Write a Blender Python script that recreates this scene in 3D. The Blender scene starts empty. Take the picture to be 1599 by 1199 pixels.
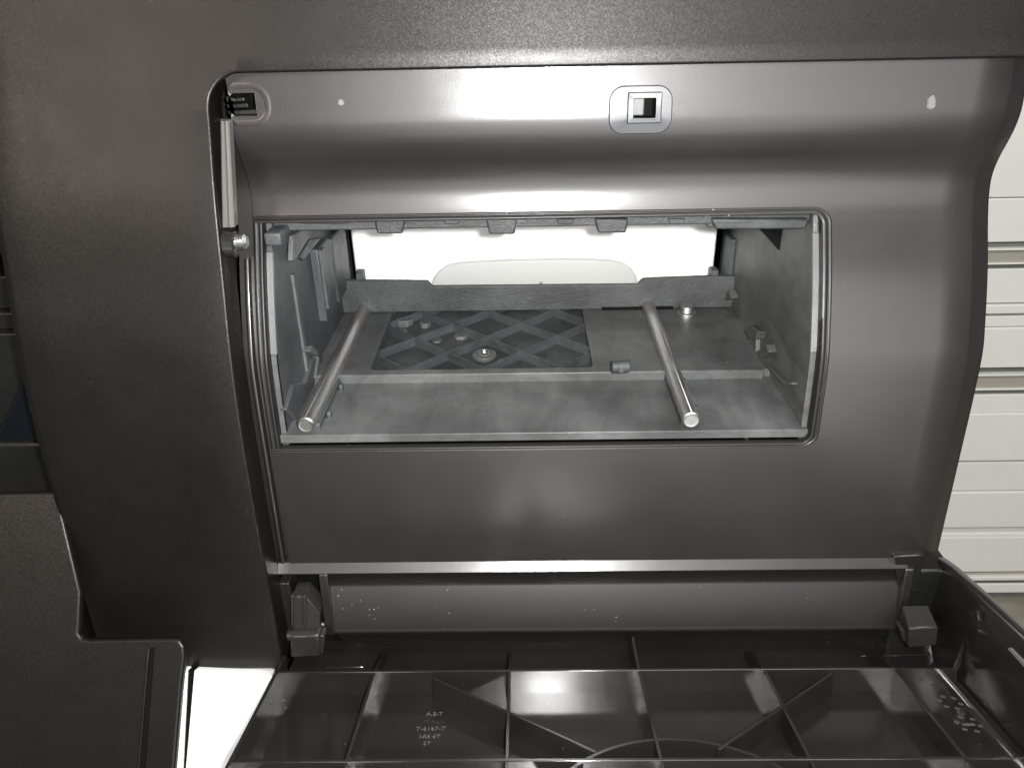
import bpy, bmesh, math, random
import numpy as np
from mathutils import Matrix, Vector
random.seed(7)
R = math.radians
sc = bpy.context.scene
col = sc.collection

# ------------------------------------------------------------------ camera
F_PX, CX, CY = 1208.0, 800.0, 600.0
CAM_H = 1.05                       # camera height above the room floor
pitch, roll, yaw = R(27.4), R(1.25), R(-1.1)
fw = np.array([math.sin(yaw)*math.cos(pitch), math.cos(yaw)*math.cos(pitch), -math.sin(pitch)])
r0 = np.array([math.cos(yaw), -math.sin(yaw), 0.0]); d0 = np.cross(fw, r0)
rt = r0*math.cos(roll) + d0*math.sin(roll)
dn = -r0*math.sin(roll) + d0*math.cos(roll)
cam = bpy.data.cameras.new('camera'); co = bpy.data.objects.new('camera', cam); col.objects.link(co)
cam.sensor_width = 36; cam.lens = 36*F_PX/1599; cam.clip_start = .005; cam.clip_end = 50
m = Matrix.Identity(4)
for i in range(3):
    m[i][0] = rt[i]; m[i][1] = -dn[i]; m[i][2] = -fw[i]
m[2][3] = CAM_H
co.matrix_world = m
sc.camera = co

# ------------------------------------------------------------------ world, lights, exposure
w = bpy.data.worlds.new('World'); sc.world = w; w.use_nodes = True
w.node_tree.nodes['Background'].inputs[0].default_value = (.98, .97, 1, 1)
w.node_tree.nodes['Background'].inputs[1].default_value = .11
def area(name, loc, aim, sx, sy, power, color, shape='RECTANGLE', spread=180, spin=0):
    l = bpy.data.lights.new(name, 'AREA'); l.shape = shape; l.size = sx; l.size_y = sy
    l.energy = power; l.color = color; l.spread = R(spread)
    o = bpy.data.objects.new(name, l); col.objects.link(o)
    o.location = (loc[0], loc[1], loc[2] + CAM_H)
    d = Vector((aim[0]-loc[0], aim[1]-loc[1], aim[2]-loc[2]))
    o.rotation_euler = (d.to_track_quat('-Z', 'Y').to_matrix() @ Matrix.Rotation(spin, 3, 'Z')).to_euler()
    return o
area('phone_flash', (.017, -.004, .008), (.017 + fw[0], -.004 + fw[1], .008 + fw[2]), .012, .012, 3.5, (1, .985, .97), 'DISK')
area('panel_sheen_light', (.38, -.95, -.2), (.38, .3, -.2), .92, 1.65, 14, (1, .975, .99), spin=R(-14))  # added soft light, shaped to give the panel its sheen; no known window
area('warm_room_lamp', (-.98, -1.14, .66), (-.16, .3, -.05), .34, .34, 10, (1, .87, .72))
area('ceiling_tube', (.9, -.2, 1.45), (.8, .9, -.4), 1.2, .3, 25, (1, 1, .95))
sc.view_settings.view_transform = 'Standard'; sc.view_settings.look = 'None'
sc.view_settings.exposure = 0; sc.view_settings.gamma = 1; sc.view_settings.use_curve_mapping = False
sc.cycles.use_denoising = True
sc.cycles.max_bounces = 8
sc.cycles.sample_clamp_indirect = 7
sc.cycles.blur_glossy = .2

# ------------------------------------------------------------------ pixel rays of the photograph met with real planes
def ray(u, v): return fw + rt*(u-CX)/F_PX + dn*(v-CY)/F_PX
def atX(u, v, X): d = ray(u, v); return d*X/d[0]
def atY(u, v, Y): d = ray(u, v); return d*Y/d[1]
def atZ(u, v, Z): d = ray(u, v); return d*Z/d[2]

# ------------------------------------------------------------------ materials
def new_mat(name):
    mt = bpy.data.materials.new(name); mt.use_nodes = True
    nt = mt.node_tree; b = nt.nodes['Principled BSDF']
    return mt, nt, b
def N(nt, typ, **kw):
    n = nt.nodes.new(typ)
    for k, v in kw.items():
        if k in n.inputs: n.inputs[k].default_value = v
        else: setattr(n, k, v)
    return n
def ramp(nt, fac, stops):
    r = nt.nodes.new('ShaderNodeValToRGB'); e = r.color_ramp.elements
    while len(e) < len(stops): e.new(.5)
    for el, (p, c) in zip(e, stops): el.position = p; el.color = (c[0], c[1], c[2], 1) if isinstance(c, tuple) else (c, c, c, 1)
    nt.links.new(fac, r.inputs[0]); return r.outputs[0]
def plastic(name, base, rough, coat=0, coat_rough=.15, spec=.5, grain=0, grain_scale=1500, specks=.0, speck_scale=260,
            blotch=.25, scr=0, base2=None, metal=0, rvar=.08, mottle=0, facet=0, facet_scale=2000):
    mt, nt, b = new_mat(name); L = nt.links.new
    tc = N(nt, 'ShaderNodeTexCoord'); P = tc.outputs['Object']
    n1 = N(nt, 'ShaderNodeTexNoise', Scale=22.0, Detail=6.0, Roughness=.62); L(P, n1.inputs['Vector'])
    c0 = tuple(x*(1-blotch) for x in base); c1 = base2 or tuple(x*(1+blotch) for x in base)
    colr = ramp(nt, n1.outputs[0], [(.3, c0), (.7, c1)])
    if specks > 0:
        v = N(nt, 'ShaderNodeTexVoronoi', Scale=float(speck_scale)); L(P, v.inputs['Vector'])
        v.feature = 'F1'
        n2 = N(nt, 'ShaderNodeTexNoise', Scale=35.0, Detail=3.0); L(P, n2.inputs['Vector'])
        # only some cells hold a speck, of uneven size
        wn = N(nt, 'ShaderNodeSeparateColor'); L(v.outputs['Color'], wn.inputs[0])
        siz = N(nt, 'ShaderNodeMath', operation='MULTIPLY'); L(wn.outputs[0], siz.inputs[0]); L(n2.outputs[0], siz.inputs[1])
        thr = N(nt, 'ShaderNodeMapRange'); thr.inputs['From Min'].default_value = 1-specks; thr.inputs['From Max'].default_value = 1
        thr.inputs['From Min'].default_value = .62 - specks; thr.inputs['From Max'].default_value = .75
        thr.inputs['To Max'].default_value = .19; L(siz.outputs[0], thr.inputs['Value'])
        lt = N(nt, 'ShaderNodeMath', operation='LESS_THAN'); L(v.outputs['Distance'], lt.inputs[0]); L(thr.outputs[0], lt.inputs[1])
        mx = N(nt, 'ShaderNodeMix', data_type='RGBA'); L(lt.outputs[0], mx.inputs[0]); L(colr, mx.inputs[6]); mx.inputs[7].default_value = (.3, .3, .3, 1)
        colr = mx.outputs[2]
    if mottle:
        n4 = N(nt, 'ShaderNodeTexNoise', Scale=14.0, Detail=3.0, Roughness=.5); L(P, n4.inputs['Vector'])
        mp = N(nt, 'ShaderNodeMapping'); mp.inputs['Scale'].default_value = (24, 7, 36); L(P, mp.inputs['Vector'])
        n5 = N(nt, 'ShaderNodeTexNoise', Scale=2.2, Detail=7.0, Roughness=.72, Distortion=1.2); L(mp.outputs[0], n5.inputs['Vector'])
        sm = N(nt, 'ShaderNodeMath', operation='MULTIPLY'); L(n4.outputs[0], sm.inputs[0]); L(n5.outputs[0], sm.inputs[1])
        g4 = ramp(nt, sm.outputs[0], [(.12, 1-mottle), (.25, 1.0), (.42, 1+mottle)])
        mm = N(nt, 'ShaderNodeMix', data_type='RGBA', blend_type='MULTIPLY'); mm.inputs[0].default_value = 1; L(colr, mm.inputs[6]); L(g4, mm.inputs[7]); colr = mm.outputs[2]
    L(colr, b.inputs['Base Color'])
    n3 = N(nt, 'ShaderNodeTexNoise', Scale=60.0, Detail=8.0, Roughness=.7); L(P, n3.inputs['Vector'])
    rr = N(nt, 'ShaderNodeMapRange'); rr.inputs['From Min'].default_value = .3; rr.inputs['From Max'].default_value = .7
    rr.inputs['To Min'].default_value = max(.03, rough-rvar); rr.inputs['To Max'].default_value = rough+rvar
    L(n3.outputs[0], rr.inputs['Value']); L(rr.outputs[0], b.inputs['Roughness'])
    b.inputs['Specular IOR Level'].default_value = spec; b.inputs['Metallic'].default_value = metal
    b.inputs['Coat Weight'].default_value = coat; b.inputs['Coat Roughness'].default_value = coat_rough
    if coat:
        cr = N(nt, 'ShaderNodeMapRange'); cr.inputs['From Min'].default_value = .3; cr.inputs['From Max'].default_value = .7
        cr.inputs['To Min'].default_value = coat_rough-.035; cr.inputs['To Max'].default_value = coat_rough+.035
        L(n1.outputs[0], cr.inputs['Value']); L(cr.outputs[0], b.inputs['Coat Roughness'])
    if grain > 0:
        g = N(nt, 'ShaderNodeTexNoise', Scale=float(grain_scale), Detail=2.0, Roughness=.6); L(P, g.inputs['Vector'])
        bp = N(nt, 'ShaderNodeBump', Strength=grain, Distance=.0004); L(g.outputs[0], bp.inputs['Height'])
        L(bp.outputs[0], b.inputs['Normal'])
        if coat: L(bp.outputs[0], b.inputs['Coat Normal'])
    if facet > 0:          # moulded grain: small facets, each tilted its own way
        fv = N(nt, 'ShaderNodeTexVoronoi', Scale=float(facet_scale)); L(P, fv.inputs['Vector'])
        sb = N(nt, 'ShaderNodeVectorMath', operation='SUBTRACT'); L(fv.outputs['Color'], sb.inputs[0]); sb.inputs[1].default_value = (.5, .5, .5)
        scl = N(nt, 'ShaderNodeVectorMath', operation='SCALE'); L(sb.outputs[0], scl.inputs[0]); scl.inputs['Scale'].default_value = facet
        ge = N(nt, 'ShaderNodeNewGeometry'); ad = N(nt, 'ShaderNodeVectorMath', operation='ADD'); L(scl.outputs[0], ad.inputs[0]); L(ge.outputs['Normal'], ad.inputs[1])
        no = N(nt, 'ShaderNodeVectorMath', operation='NORMALIZE'); L(ad.outputs[0], no.inputs[0]); L(no.outputs[0], b.inputs['Normal'])
    return mt
MAT = {}
MAT['gloss'] = plastic('glossy_black_plastic', (.0072, .0057, .0055), .5, coat=.9, coat_rough=.23, grain=.07, grain_scale=2200, specks=.05, speck_scale=300, rvar=.03, blotch=.12)
MAT['dusty'] = plastic('dusty_glossy_black_plastic', (.0068, .0059, .0058), .5, coat=.15, coat_rough=.32, spec=.4, grain=.07, grain_scale=1800, specks=.3, speck_scale=480, rvar=.03, blotch=.15)
MAT['textured'] = plastic('grained_black_plastic', (.0046, .004, .0035), .4, specks=.03, speck_scale=420, rvar=.03, spec=.34, facet=.08, facet_scale=2500)
MAT['door'] = plastic('polished_black_plastic', (.0118, .0106, .0106), .16, grain=.008, specks=.12, speck_scale=380, rvar=.03, spec=.9)
MAT['hinge'] = plastic('lightened_hinge_plastic', (.02, .019, .0185), .24, specks=.1, speck_scale=380)  # even base, lightened so the hinge edges read brighter
MAT['dark'] = plastic('dull_dark_plastic', (.006, .0066, .0062), .45, grain=.3, grain_scale=700)
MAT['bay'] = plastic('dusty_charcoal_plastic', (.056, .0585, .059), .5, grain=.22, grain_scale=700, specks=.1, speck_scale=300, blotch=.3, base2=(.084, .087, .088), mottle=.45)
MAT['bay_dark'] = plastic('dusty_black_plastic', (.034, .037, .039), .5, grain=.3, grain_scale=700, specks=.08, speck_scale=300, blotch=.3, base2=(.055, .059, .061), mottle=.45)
MAT['beam'] = plastic('rough_cast_black_plastic', (.022, .024, .025), .55, grain=.8, grain_scale=900, blotch=.4, base2=(.05, .053, .054), mottle=.4)
MAT['cast'] = plastic('pale_cast_metal', (.13, .133, .136), .45, grain=.5, grain_scale=900, blotch=.25, metal=.3)
MAT['steel'] = plastic('ground_steel', (.5, .5, .48), .4, metal=1, blotch=.05, grain=.06, grain_scale=500)
MAT['zinc'] = plastic('zinc_plated_steel', (.6, .63, .64), .35, metal=1, blotch=.1)
MAT['bar'] = plastic('pale_grey_nylon', (.075, .072, .066), .6, blotch=0, rvar=0)
MAT['white'] = plastic('white_plastic', (.88, .89, .88), .4, blotch=.01)
MAT['flap'] = plastic('milky_plastic', (.44, .45, .435), .35, blotch=.01)
MAT['grey_latch'] = plastic('blue_grey_plastic', (.03, .032, .036), .42, blotch=.1, coat=.6, coat_rough=.28)
MAT['chrome'] = plastic('bright_plate', (.1, .106, .103), .45, metal=.2, blotch=.15)
MAT['cabinet'] = plastic('cream_white_enamel', (.8, .8, .755), .35, blotch=.02)
MAT['rail'] = plastic('satin_beige_aluminium', (.38, .36, .31), .45, blotch=.08)
MAT['rail_dark'] = plastic('grey_seal', (.16, .17, .15), .5, blotch=.1)
MAT['floor'] = plastic('greenish_vinyl_floor', (.26, .25, .2), .5, blotch=.2)
MAT['mark'] = plastic('pale_moulding_mark', (.12, .12, .115), .5, blotch=.1)
MAT['stamp'] = plastic('raised_mould_lettering', (.07, .07, .068), .2, blotch=.2, spec=1.0)
MAT['clear'] = plastic('smoked_blue_plastic', (.004, .0055, .008), .12, blotch=.1)
MAT['black'] = plastic('unlit_black', (.003, .003, .003), .7, spec=.08)  # near-black that puts shade into the backs of wells and gaps

# ------------------------------------------------------------------ object helpers
root_loc = {}
def thing(name, label, cat, loc, group=None):
    o = bpy.data.objects.new(name, None); col.objects.link(o)
    o.empty_display_size = .02
    o.location = (loc[0], loc[1], loc[2] + CAM_H); o['label'] = label; o['category'] = cat
    if group: o['group'] = group
    root_loc[o.name] = loc
    return o
def rootof(o):
    while o.parent: o = o.parent
    return o
class MB:
    def __init__(s): s.v = []; s.f = []
    def add(s, vs, fs):
        k = len(s.v); s.v += [tuple(map(float, p)) for p in vs]; s.f += [tuple(i+k for i in f) for f in fs]; return s
    def hexa(s, p):      # 8 points: 0-3 bottom loop, 4-7 top loop
        return s.add(p, [(3, 2, 1, 0), (4, 5, 6, 7), (0, 1, 5, 4), (1, 2, 6, 5), (2, 3, 7, 6), (3, 0, 4, 7)])
    def box(s, x0, x1, y0, y1, z0, z1):
        return s.hexa([(x0, y0, z0), (x1, y0, z0), (x1, y1, z0), (x0, y1, z0), (x0, y0, z1), (x1, y0, z1), (x1, y1, z1), (x0, y1, z1)])
    def prism(s, poly, vec):   # planar polygon pushed along vec
        n = len(poly); a = [np.array(p, float) for p in poly]; vec = np.array(vec, float)
        vs = a + [p+vec for p in a]
        fs = [tuple(range(n))[::-1], tuple(range(n, 2*n))] + [(i, (i+1) % n, (i+1) % n+n, i+n) for i in range(n)]
        return s.add(vs, fs)
    def extrude_x(s, prof, x0, x1): # open (y,z) profile swept along x as a sheet
        n = len(prof); vs = [(x0, y, z) for y, z in prof] + [(x1, y, z) for y, z in prof]
        return s.add(vs, [(i, i+1, i+1+n, i+n) for i in range(n-1)])
    def cyl(s, p0, p1, r, n=20, r1=None, caps=True):
        p0 = Vector(p0); p1 = Vector(p1); d = (p1-p0).normalized(); r1 = r if r1 is None else r1
        a = d.orthogonal().normalized(); b = d.cross(a)
        vs = [p0+(a*math.cos(2*math.pi*i/n)+b*math.sin(2*math.pi*i/n))*r for i in range(n)]
        vs += [p1+(a*math.cos(2*math.pi*i/n)+b*math.sin(2*math.pi*i/n))*r1 for i in range(n)]
        fs = [(i, (i+1) % n, (i+1) % n+n, i+n) for i in range(n)]
        if caps: fs += [tuple(range(n))[::-1], tuple(range(n, 2*n))]
        return s.add(vs, fs)
    def loft(s, rings, closed_ring=False, closed_path=False):
        n = len(rings[0]); k = len(rings); vs = [p for r_ in rings for p in r_]; fs = []
        for j in range(k if closed_path else k-1):
            for i in range(n if closed_ring else n-1):
                a = j*n+i; b = j*n+(i+1) % n; c = ((j+1) % k)*n+(i+1) % n; d = ((j+1) % k)*n+i
                fs.append((a, b, c, d))
        return s.add(vs, fs)
    def build(s, name, mat, parent=None, bevel=0, segs=2, smooth=35, solid=0, weld=1e-6):
        L = root_loc[rootof(parent).name] if parent else (0, 0, 0)
        off = (0, 0, 0) if parent else (0, 0, CAM_H)
        me = bpy.data.meshes.new(name)
        me.from_pydata([(x-L[0]+off[0], y-L[1]+off[1], z-L[2]+off[2]) for x, y, z in s.v], [], s.f)
        bm = bmesh.new(); bm.from_mesh(me)
        if weld: bmesh.ops.remove_doubles(bm, verts=bm.verts, dist=weld)
        bmesh.ops.recalc_face_normals(bm, faces=bm.faces)
        bm.to_mesh(me); bm.free()
        if smooth >= 0:
            for p in me.polygons: p.use_smooth = True
            me.set_sharp_from_angle(angle=R(smooth))
        me.materials.append(MAT[mat])
        o = bpy.data.objects.new(name, me); col.objects.link(o); o.parent = parent
        if solid:
            md = o.modifiers.new('solid', 'SOLIDIFY'); md.thickness = solid; md.offset = 0
        if bevel:
            md = o.modifiers.new('bevel', 'BEVEL'); md.width = bevel; md.segments = segs; md.limit_method = 'ANGLE'; md.angle_limit = R(30)
        return o

# ------------------------------------------------------------------ floor
fl = MB().box(-3, 3, -3, 4, -1.07, -1.05).build('floor', 'floor'); fl['kind'] = 'structure'

# ------------------------------------------------------------------ printer: front profiles (depth y for height z)
def curve(pts):
    zs = np.array([-z for z, _ in pts]); ys = np.array([y for _, y in pts])
    m_ = np.gradient(ys, zs)
    def f(z):
        x = min(max(-z, zs[0]), zs[-1]); i = min(max(int(np.searchsorted(zs, x))-1, 0), len(zs)-2)
        h = zs[i+1]-zs[i]; t = (x-zs[i])/h
        return float((2*t**3-3*t*t+1)*ys[i]+(t**3-2*t*t+t)*h*m_[i]+(-2*t**3+3*t*t)*ys[i+1]+(t**3-t*t)*h*m_[i+1])
    return f
panelY = curve([(.02, .3125), (-.0273, .3085), (-.04, .3068), (-.048, .3061), (-.0535, .3071), (-.0581, .3088), (-.065, .3119), (-.0706, .3135),
                (-.0745, .3137), (-.0785, .3129), (-.0825, .3117), (-.0867, .3100), (-.1084, .2997), (-.1300, .2912), (-.1375, .2886), (-.145, .2872), (-.1517, .2864), (-.19, .2832), (-.237, .2795)])
frameY = curve([(.14, .321), (.06, .317), (0, .3095), (-.03, .3030), (-.042, .2996), (-.0677, .2912), (-.1003, .2828), (-.1296, .2754), (-.1621, .2703),
                (-.1922, .2677), (-.2329, .2652), (-.2686, .263), (-.30, .2615)])
def onS(u, v, f, off=0):
    d = ray(u, v); t = .3
    for _ in range(80): t = .5*t+.5*(f(d[2]*t)+off)/d[1]
    return d*t
PR = thing('printer', 'black plastic printer with its front hatch folded down, showing an empty grey bay', 'printer', (0, .42, -.33))

# --- front frame (grained, inverted L)
XL, XLL, XRR = -.117, -.1985, .198
ZB = onS(360, 1042, frameY)[2]
z_top = lambda x: onS(700, 104, frameY)[2]
ZT = z_top(0); RC = .0135
def zb_frame(x):      # lower edge of the upper arm of the frame, with its rounded inner corner
    if x >= XL+RC: return ZT
    q = XL+RC-x
    return ZT-RC+math.sqrt(max(RC*RC-q*q, 0))
mb = MB()
zs = sorted(set(list(np.linspace(ZB, ZT-RC, 60))+list(np.linspace(ZT-RC, ZT, 12))+list(np.linspace(ZT, .14, 30))))
def zgrid(xs, zlo):
    for a, b in zip(xs[:-1], xs[1:]):
        for z0, z1 in zip(zs[:-1], zs[1:]):
            la, lb = max(z0, zlo(a)), max(z0, zlo(b))
            if la >= z1-1e-9 and lb >= z1-1e-9: continue
            la, lb = min(la, z1), min(lb, z1)
            mb.add([(a, frameY(la), la), (b, frameY(lb), lb), (b, frameY(z1), z1), (a, frameY(z1), z1)], [(0, 1, 2, 3)])
zgrid(list(np.linspace(XLL, XL, 8)), lambda x: ZB)
arc_x = [XL+RC-RC*math.cos(a) for a in np.linspace(0, math.pi/2, 14)]
zgrid(arc_x+list(np.linspace(XL+RC, XRR, 12))[1:], zb_frame)
def rim(path, back, r, y_of=None):     # rounded lip from a surface edge and the wall behind it; path = (x, z, mx, mz)
    rings = []
    for x, z, mx, mz in path:
        y = frameY(z); ring = [(x, y, z)]
        for a in np.linspace(.25, 1, 5)*math.pi/2:
            ring.append((x+mx*r*math.sin(a), y+r*(1-math.cos(a)), z+mz*r*math.sin(a)))
        ring.append((x+mx*r, y+back, z+mz*r))
        rings.append(ring)
    mb.loft(rings)
rim([(XL, z, 1, 0) for z in zs if z <= ZT-RC+1e-9] +
    [(XL+RC-RC*math.cos(a), ZT-RC+RC*math.sin(a), math.cos(a), -math.sin(a)) for a in np.linspace(0, math.pi/2, 14)][1:] +
    [(x, ZT, 0, -1) for x in np.linspace(XL+RC, XRR, 12)][1:], .014, .0011)
rim([(XLL, z, -1, 0) for z in zs], .02, .0045)
rim([(x, ZB, 0, -1) for x in np.linspace(XLL, XL, 6)], .03, .002)
rim([(XRR, z, 1, 0) for z in zs if z >= ZT-1e-9], .05, .004)
mb.build('front_frame', 'textured', PR, smooth=50)

# --- front panel (glossy, with the window and two slots)
XS, XE = -.1104, .181
WL, WR = -.1068, .1215
WT, WB = onS(850, 341, panelY)[2], onS(850, 697, panelY)[2]
def rect_on(u0, v0, u1, v1):
    a = onS(u0, v0, panelY); b = onS(u1, v1, panelY); return [a[0], b[0], b[2], a[2]]
slot = [-.1104, -.1004, -.0431, -.0349]
latch = [.0418, .0503, -.0462, -.0391]
ZPB = -.237
xs_ = sorted(set([XS, WL, WR, XE] + [slot[1]] + latch[:2] + list(np.linspace(XS, XE, 24))))
zs_ = sorted(set([WT, WB] + slot[2:] + latch[2:] + list(np.linspace(ZPB, -.15, 24)) + list(np.linspace(-.15, -.125, 14)) + list(np.linspace(-.125, -.09, 10)) + list(np.linspace(-.09, -.015, 48))))
mb = MB()
for a, b in zip(xs_[:-1], xs_[1:]):
    for c, d in zip(zs_[:-1], zs_[1:]):
        x, z = (a+b)/2, (c+d)/2
        if any(h[0] < x < h[1] and h[2] < z < h[3] for h in ([WL, WR, WB, WT], slot, latch)): continue
        mb.add([(a, panelY(c), c), (b, panelY(c), c), (b, panelY(d), d), (a, panelY(d), d)], [(0, 1, 2, 3)])
# right-hand edge: a chamfer and the return behind it
rings = []
for z in zs_:
    y = panelY(z)
    rings.append([(XE, y, z), (XE+.0006, y+.0003, z), (XE+.0092, y+.0050, z), (XE+.0097, y+.0060, z), (XE+.0097, y+.05, z)])
mb.loft(rings)
mb.add([(XS, panelY(z), z) for z in zs_]+[(XS, panelY(z)+.005, z) for z in zs_], [(i, i+1, i+1+len(zs_), i+len(zs_)) for i in range(len(zs_)-1)])
for h in (slot, latch):
    for (a, b) in (((h[0], h[2]), (h[1], h[2])), ((h[1], h[2]), (h[1], h[3])), ((h[1], h[3]), (h[0], h[3])), ((h[0], h[3]), (h[0], h[2]))):
        mb.add([(a[0], panelY(a[1]), a[1]), (b[0], panelY(b[1]), b[1]), (b[0], panelY(b[1])+.006, b[1]), (a[0], panelY(a[1])+.006, a[1])], [(0, 1, 2, 3)])
PAN = mb.build('front_panel', 'gloss', PR, smooth=40)

# raised double bead round the window
def round_rect(x0, x1, z0, z1, r, n=8, step=14):
    pts = []
    def line(ax, az, bx, bz, nx, nz):
        for t in np.linspace(0, 1, step): pts.append((ax+(bx-ax)*t, az+(bz-az)*t, nx, nz))
    def arc(cx, cz, a0):
        for a in np.linspace(a0, a0-math.pi/2, n)[1:-1]: pts.append((cx+r*math.cos(a), cz+r*math.sin(a), math.cos(a), math.sin(a)))
    line(x0, z0+r, x0, z1-r, -1, 0); arc(x0+r, z1-r, math.pi)
    line(x0+r, z1, x1-r, z1, 0, 1); arc(x1-r, z1-r, math.pi/2)
    line(x1, z1-r, x1, z0+r, 1, 0); arc(x1-r, z0+r, 0)
    line(x1-r, z0, x0+r, z0, 0, -1); arc(x0+r, z0+r, -math.pi/2)
    return pts
rr0 = round_rect(WL, WR, WB, WT, .0042, step=26)
k0 = next(i for i, p_ in enumerate(rr0) if p_[3] > .999)           # start of the top run
path = [p_ for p_ in rr0[k0:] if p_[3] != 0 or p_[0] > 0]
path = [(XS, WT, 0, 1)] + [p_ for p_ in path if p_[0] > WL+.003] + [(XS, WB, 0, -1)]
mb = MB(); rings = []
for x, z, nx, nz in path:
    k_ = .5 if nz < -.5 else .7
    ring = []
    for o_, h in ((.0038, -.0008), (.0034, .0004), (.0029, .0007), (.0024, .0004), (.0020, -.0001), (.0016, .0004), (.0010, .0010), (.0003, .0010), (-.0003, .0005), (-.0004, -.006)):
        zz = z+nz*o_*k_; ring.append((x+nx*o_, panelY(zz)-h*k_, zz))
    rings.append(ring)
mb.loft(rings)
rings = []
for z in np.linspace(WB, WT, 50):
    rings.append([(XS-.0002, panelY(z)+.002, z), (XS, panelY(z)-.0002, z), (XS+.0006, panelY(z)-.0006, z), (XS+.0014, panelY(z)-.0003, z), (XS+.0019, panelY(z)+.0002, z), (XS+.0024, panelY(z)-.0004, z), (WL-.0003, panelY(z)-.0005, z), (WL+.0001, panelY(z), z), (WL+.0002, panelY(z)+.005, z)])
mb.loft(rings)
mb.build('window_bead', 'dusty', PAN, smooth=60)

# white witness marks left by the mould
for u, v, ru, rv in ((533, 161, 6, 6), (1455, 162, 8, 12)):
    c = onS(u, v, panelY); k = c[1]*1.05/F_PX
    mb = MB(); top = []; bot = []
    for i in range(14):
        a = 2*math.pi*i/14; rr_ = random.uniform(.85, 1.1)
        x, z = c[0]+ru*k*rr_*math.cos(a), c[2]+rv*k*rr_*math.sin(a)
        bot.append((x, panelY(z)+.0004, z)); top.append((c[0]+(x-c[0])*.7, panelY(z)-.0004, c[2]+(z-c[2])*.7))
    mb.loft([bot, top], closed_ring=True); mb.add(top, [tuple(range(14))])
    mb.build('ejector_mark', 'mark', PAN)

# latch catch: rounded bezel, inner frame and the bright striker inside
def plate(name, mat, parent, x0, x1, z0, z1, r, h, hole=None, base=.001, bev=.0004):
    mb = MB(); pts = round_rect(x0, x1, z0, z1, r, n=7, step=3)
    outer = [(x, panelY(z)+base, z) for x, z, _, _ in pts]; up = [(x, panelY(z)-h+bev, z) for x, z, _, _ in pts]
    up2 = [(x-nx*bev, panelY(z)-h, z-nz*bev) for x, z, nx, nz in pts]
    rings = [outer, up, up2]
    if hole:
        q = round_rect(hole[0], hole[1], hole[2], hole[3], .0003, n=7, step=3)
        rings += [[(x, panelY(z)-h, z) for x, z, _, _ in q], [(x, panelY(z)+.003, z) for x, z, _, _ in q]]
    mb.loft(rings, closed_ring=True)
    if not hole: mb.add(up2, [tuple(range(len(up2)))])
    return mb.build(name, mat, parent, smooth=18)
a = rect_on(952, 135, 1047, 209)
bez = plate('latch_bezel', 'grey_latch', PAN, a[0], a[1], a[2], a[3], .0055, .0007, hole=latch)
b_ = [latch[0]-.0022, latch[1]+.0022, latch[2]-.002, latch[3]+.002]
plate('latch_frame', 'grey_latch', PAN, b_[0], b_[1], b_[2], b_[3], .0005, .0016, hole=latch, base=-.0006)
MB().box(latch[0]+.0002, latch[0]+.0046, .3083, .316, latch[2]+.0003, latch[3]-.0003).build('latch_striker', 'chrome', PAN, bevel=.0005)
MB().box(latch[0]-.004, latch[1]+.004, .3165, .318, latch[2]-.004, latch[3]+.004).build('latch_well', 'black', PAN)

# slot at the upper left corner: raised rim and the clutter behind it
mb = MB(); rings = []
for x, z, nx, nz in round_rect(slot[0]-.002, slot[1]+.0042, slot[2]-.0022, slot[3]+.0022, .0055, n=9, step=5):
    ring = []
    for o_, h in ((.0024, -.0002), (.0011, .00010), (.0003, .00013), (-.0006, .00006), (-.0018, -.0002)):
        xx, zz = x+nx*o_, z+nz*o_
        ring.append((max(xx, XS+.0002), panelY(zz)-h, zz))
    rings.append(ring)
mb.loft(rings, closed_path=True); mb.build('slot_rim', 'gloss', PAN, smooth=60)
MB().box(XL+.001, slot[1]+.004, .324, .326, slot[2]-.006, slot[3]+.006).build('slot_well', 'black', PAN)
for k_, (zz, hh, x1) in enumerate(((-.0424, .0016, -.1012), (-.0400, .0015, -.1046), (-.0378, .0013, -.1056))):
    mb = MB().prism([(-.1128, .311, zz-hh/2), (-.1128, .311, zz+hh/2), (x1, .3105, zz+hh/2+.0003), (x1, .3105, zz-hh/2+.0002)], (0, .008, 0))
    mb.build('latch_lever', 'dark', PAN, bevel=.0003)
MB().prism([(-.1125, .3095, -.0375), (-.1118, .3095, -.0360), (-.1085, .3095, -.0372), (-.1088, .3095, -.0384)], (0, .006, 0)).build('latch_lever', 'dark', PAN, bevel=.0003)

# channel between frame and panel: back strip, rail, pale bar and pin
mb = MB(); chz = np.linspace(-.245, -.0445, 64)
mb.loft([[(XL-.001, panelY(z)+.0042, z), (-.1092, panelY(z)+.0042, z)] for z in chz]); mb.build('channel_back', 'gloss', PR)
mb = MB()
mb.loft([[(-.1146, panelY(z)+.0046, z), (-.1146, panelY(z)+.0003, z), (-.1143, panelY(z), z), (-.1131, panelY(z), z), (-.1128, panelY(z)+.0003, z), (-.1128, panelY(z)+.0046, z)] for z in np.linspace(-.2372, -.0985, 50)])
mb.build('channel_rail', 'gloss', PR, smooth=60)
def rp(u, v, off=0): return onS(u, v, panelY, off)
mb = MB(); rings = []
yt_, yb_ = .2995, .2915
for k_, (v, ua, ub) in enumerate(((190, 344, 357), (356, 347, 366))):
    yy = (yt_, yb_)[k_]; a, b = atY(ua, v, yy), atY(ub, v, yy); mdx = a[0]*.45+b[0]*.55
    rings.append([(a[0], yy+.005, a[2]), (a[0], yy+.0005, a[2]), (a[0]+.0005, yy, a[2]), (mdx-.0003, yy, a[2]), (mdx, yy+.0007, a[2]), (mdx+.0003, yy+.0002, a[2]),
                  (b[0]-.0005, yy+.0003, b[2]), (b[0], yy+.0008, b[2]), (b[0], yy+.005, b[2])])
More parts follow.
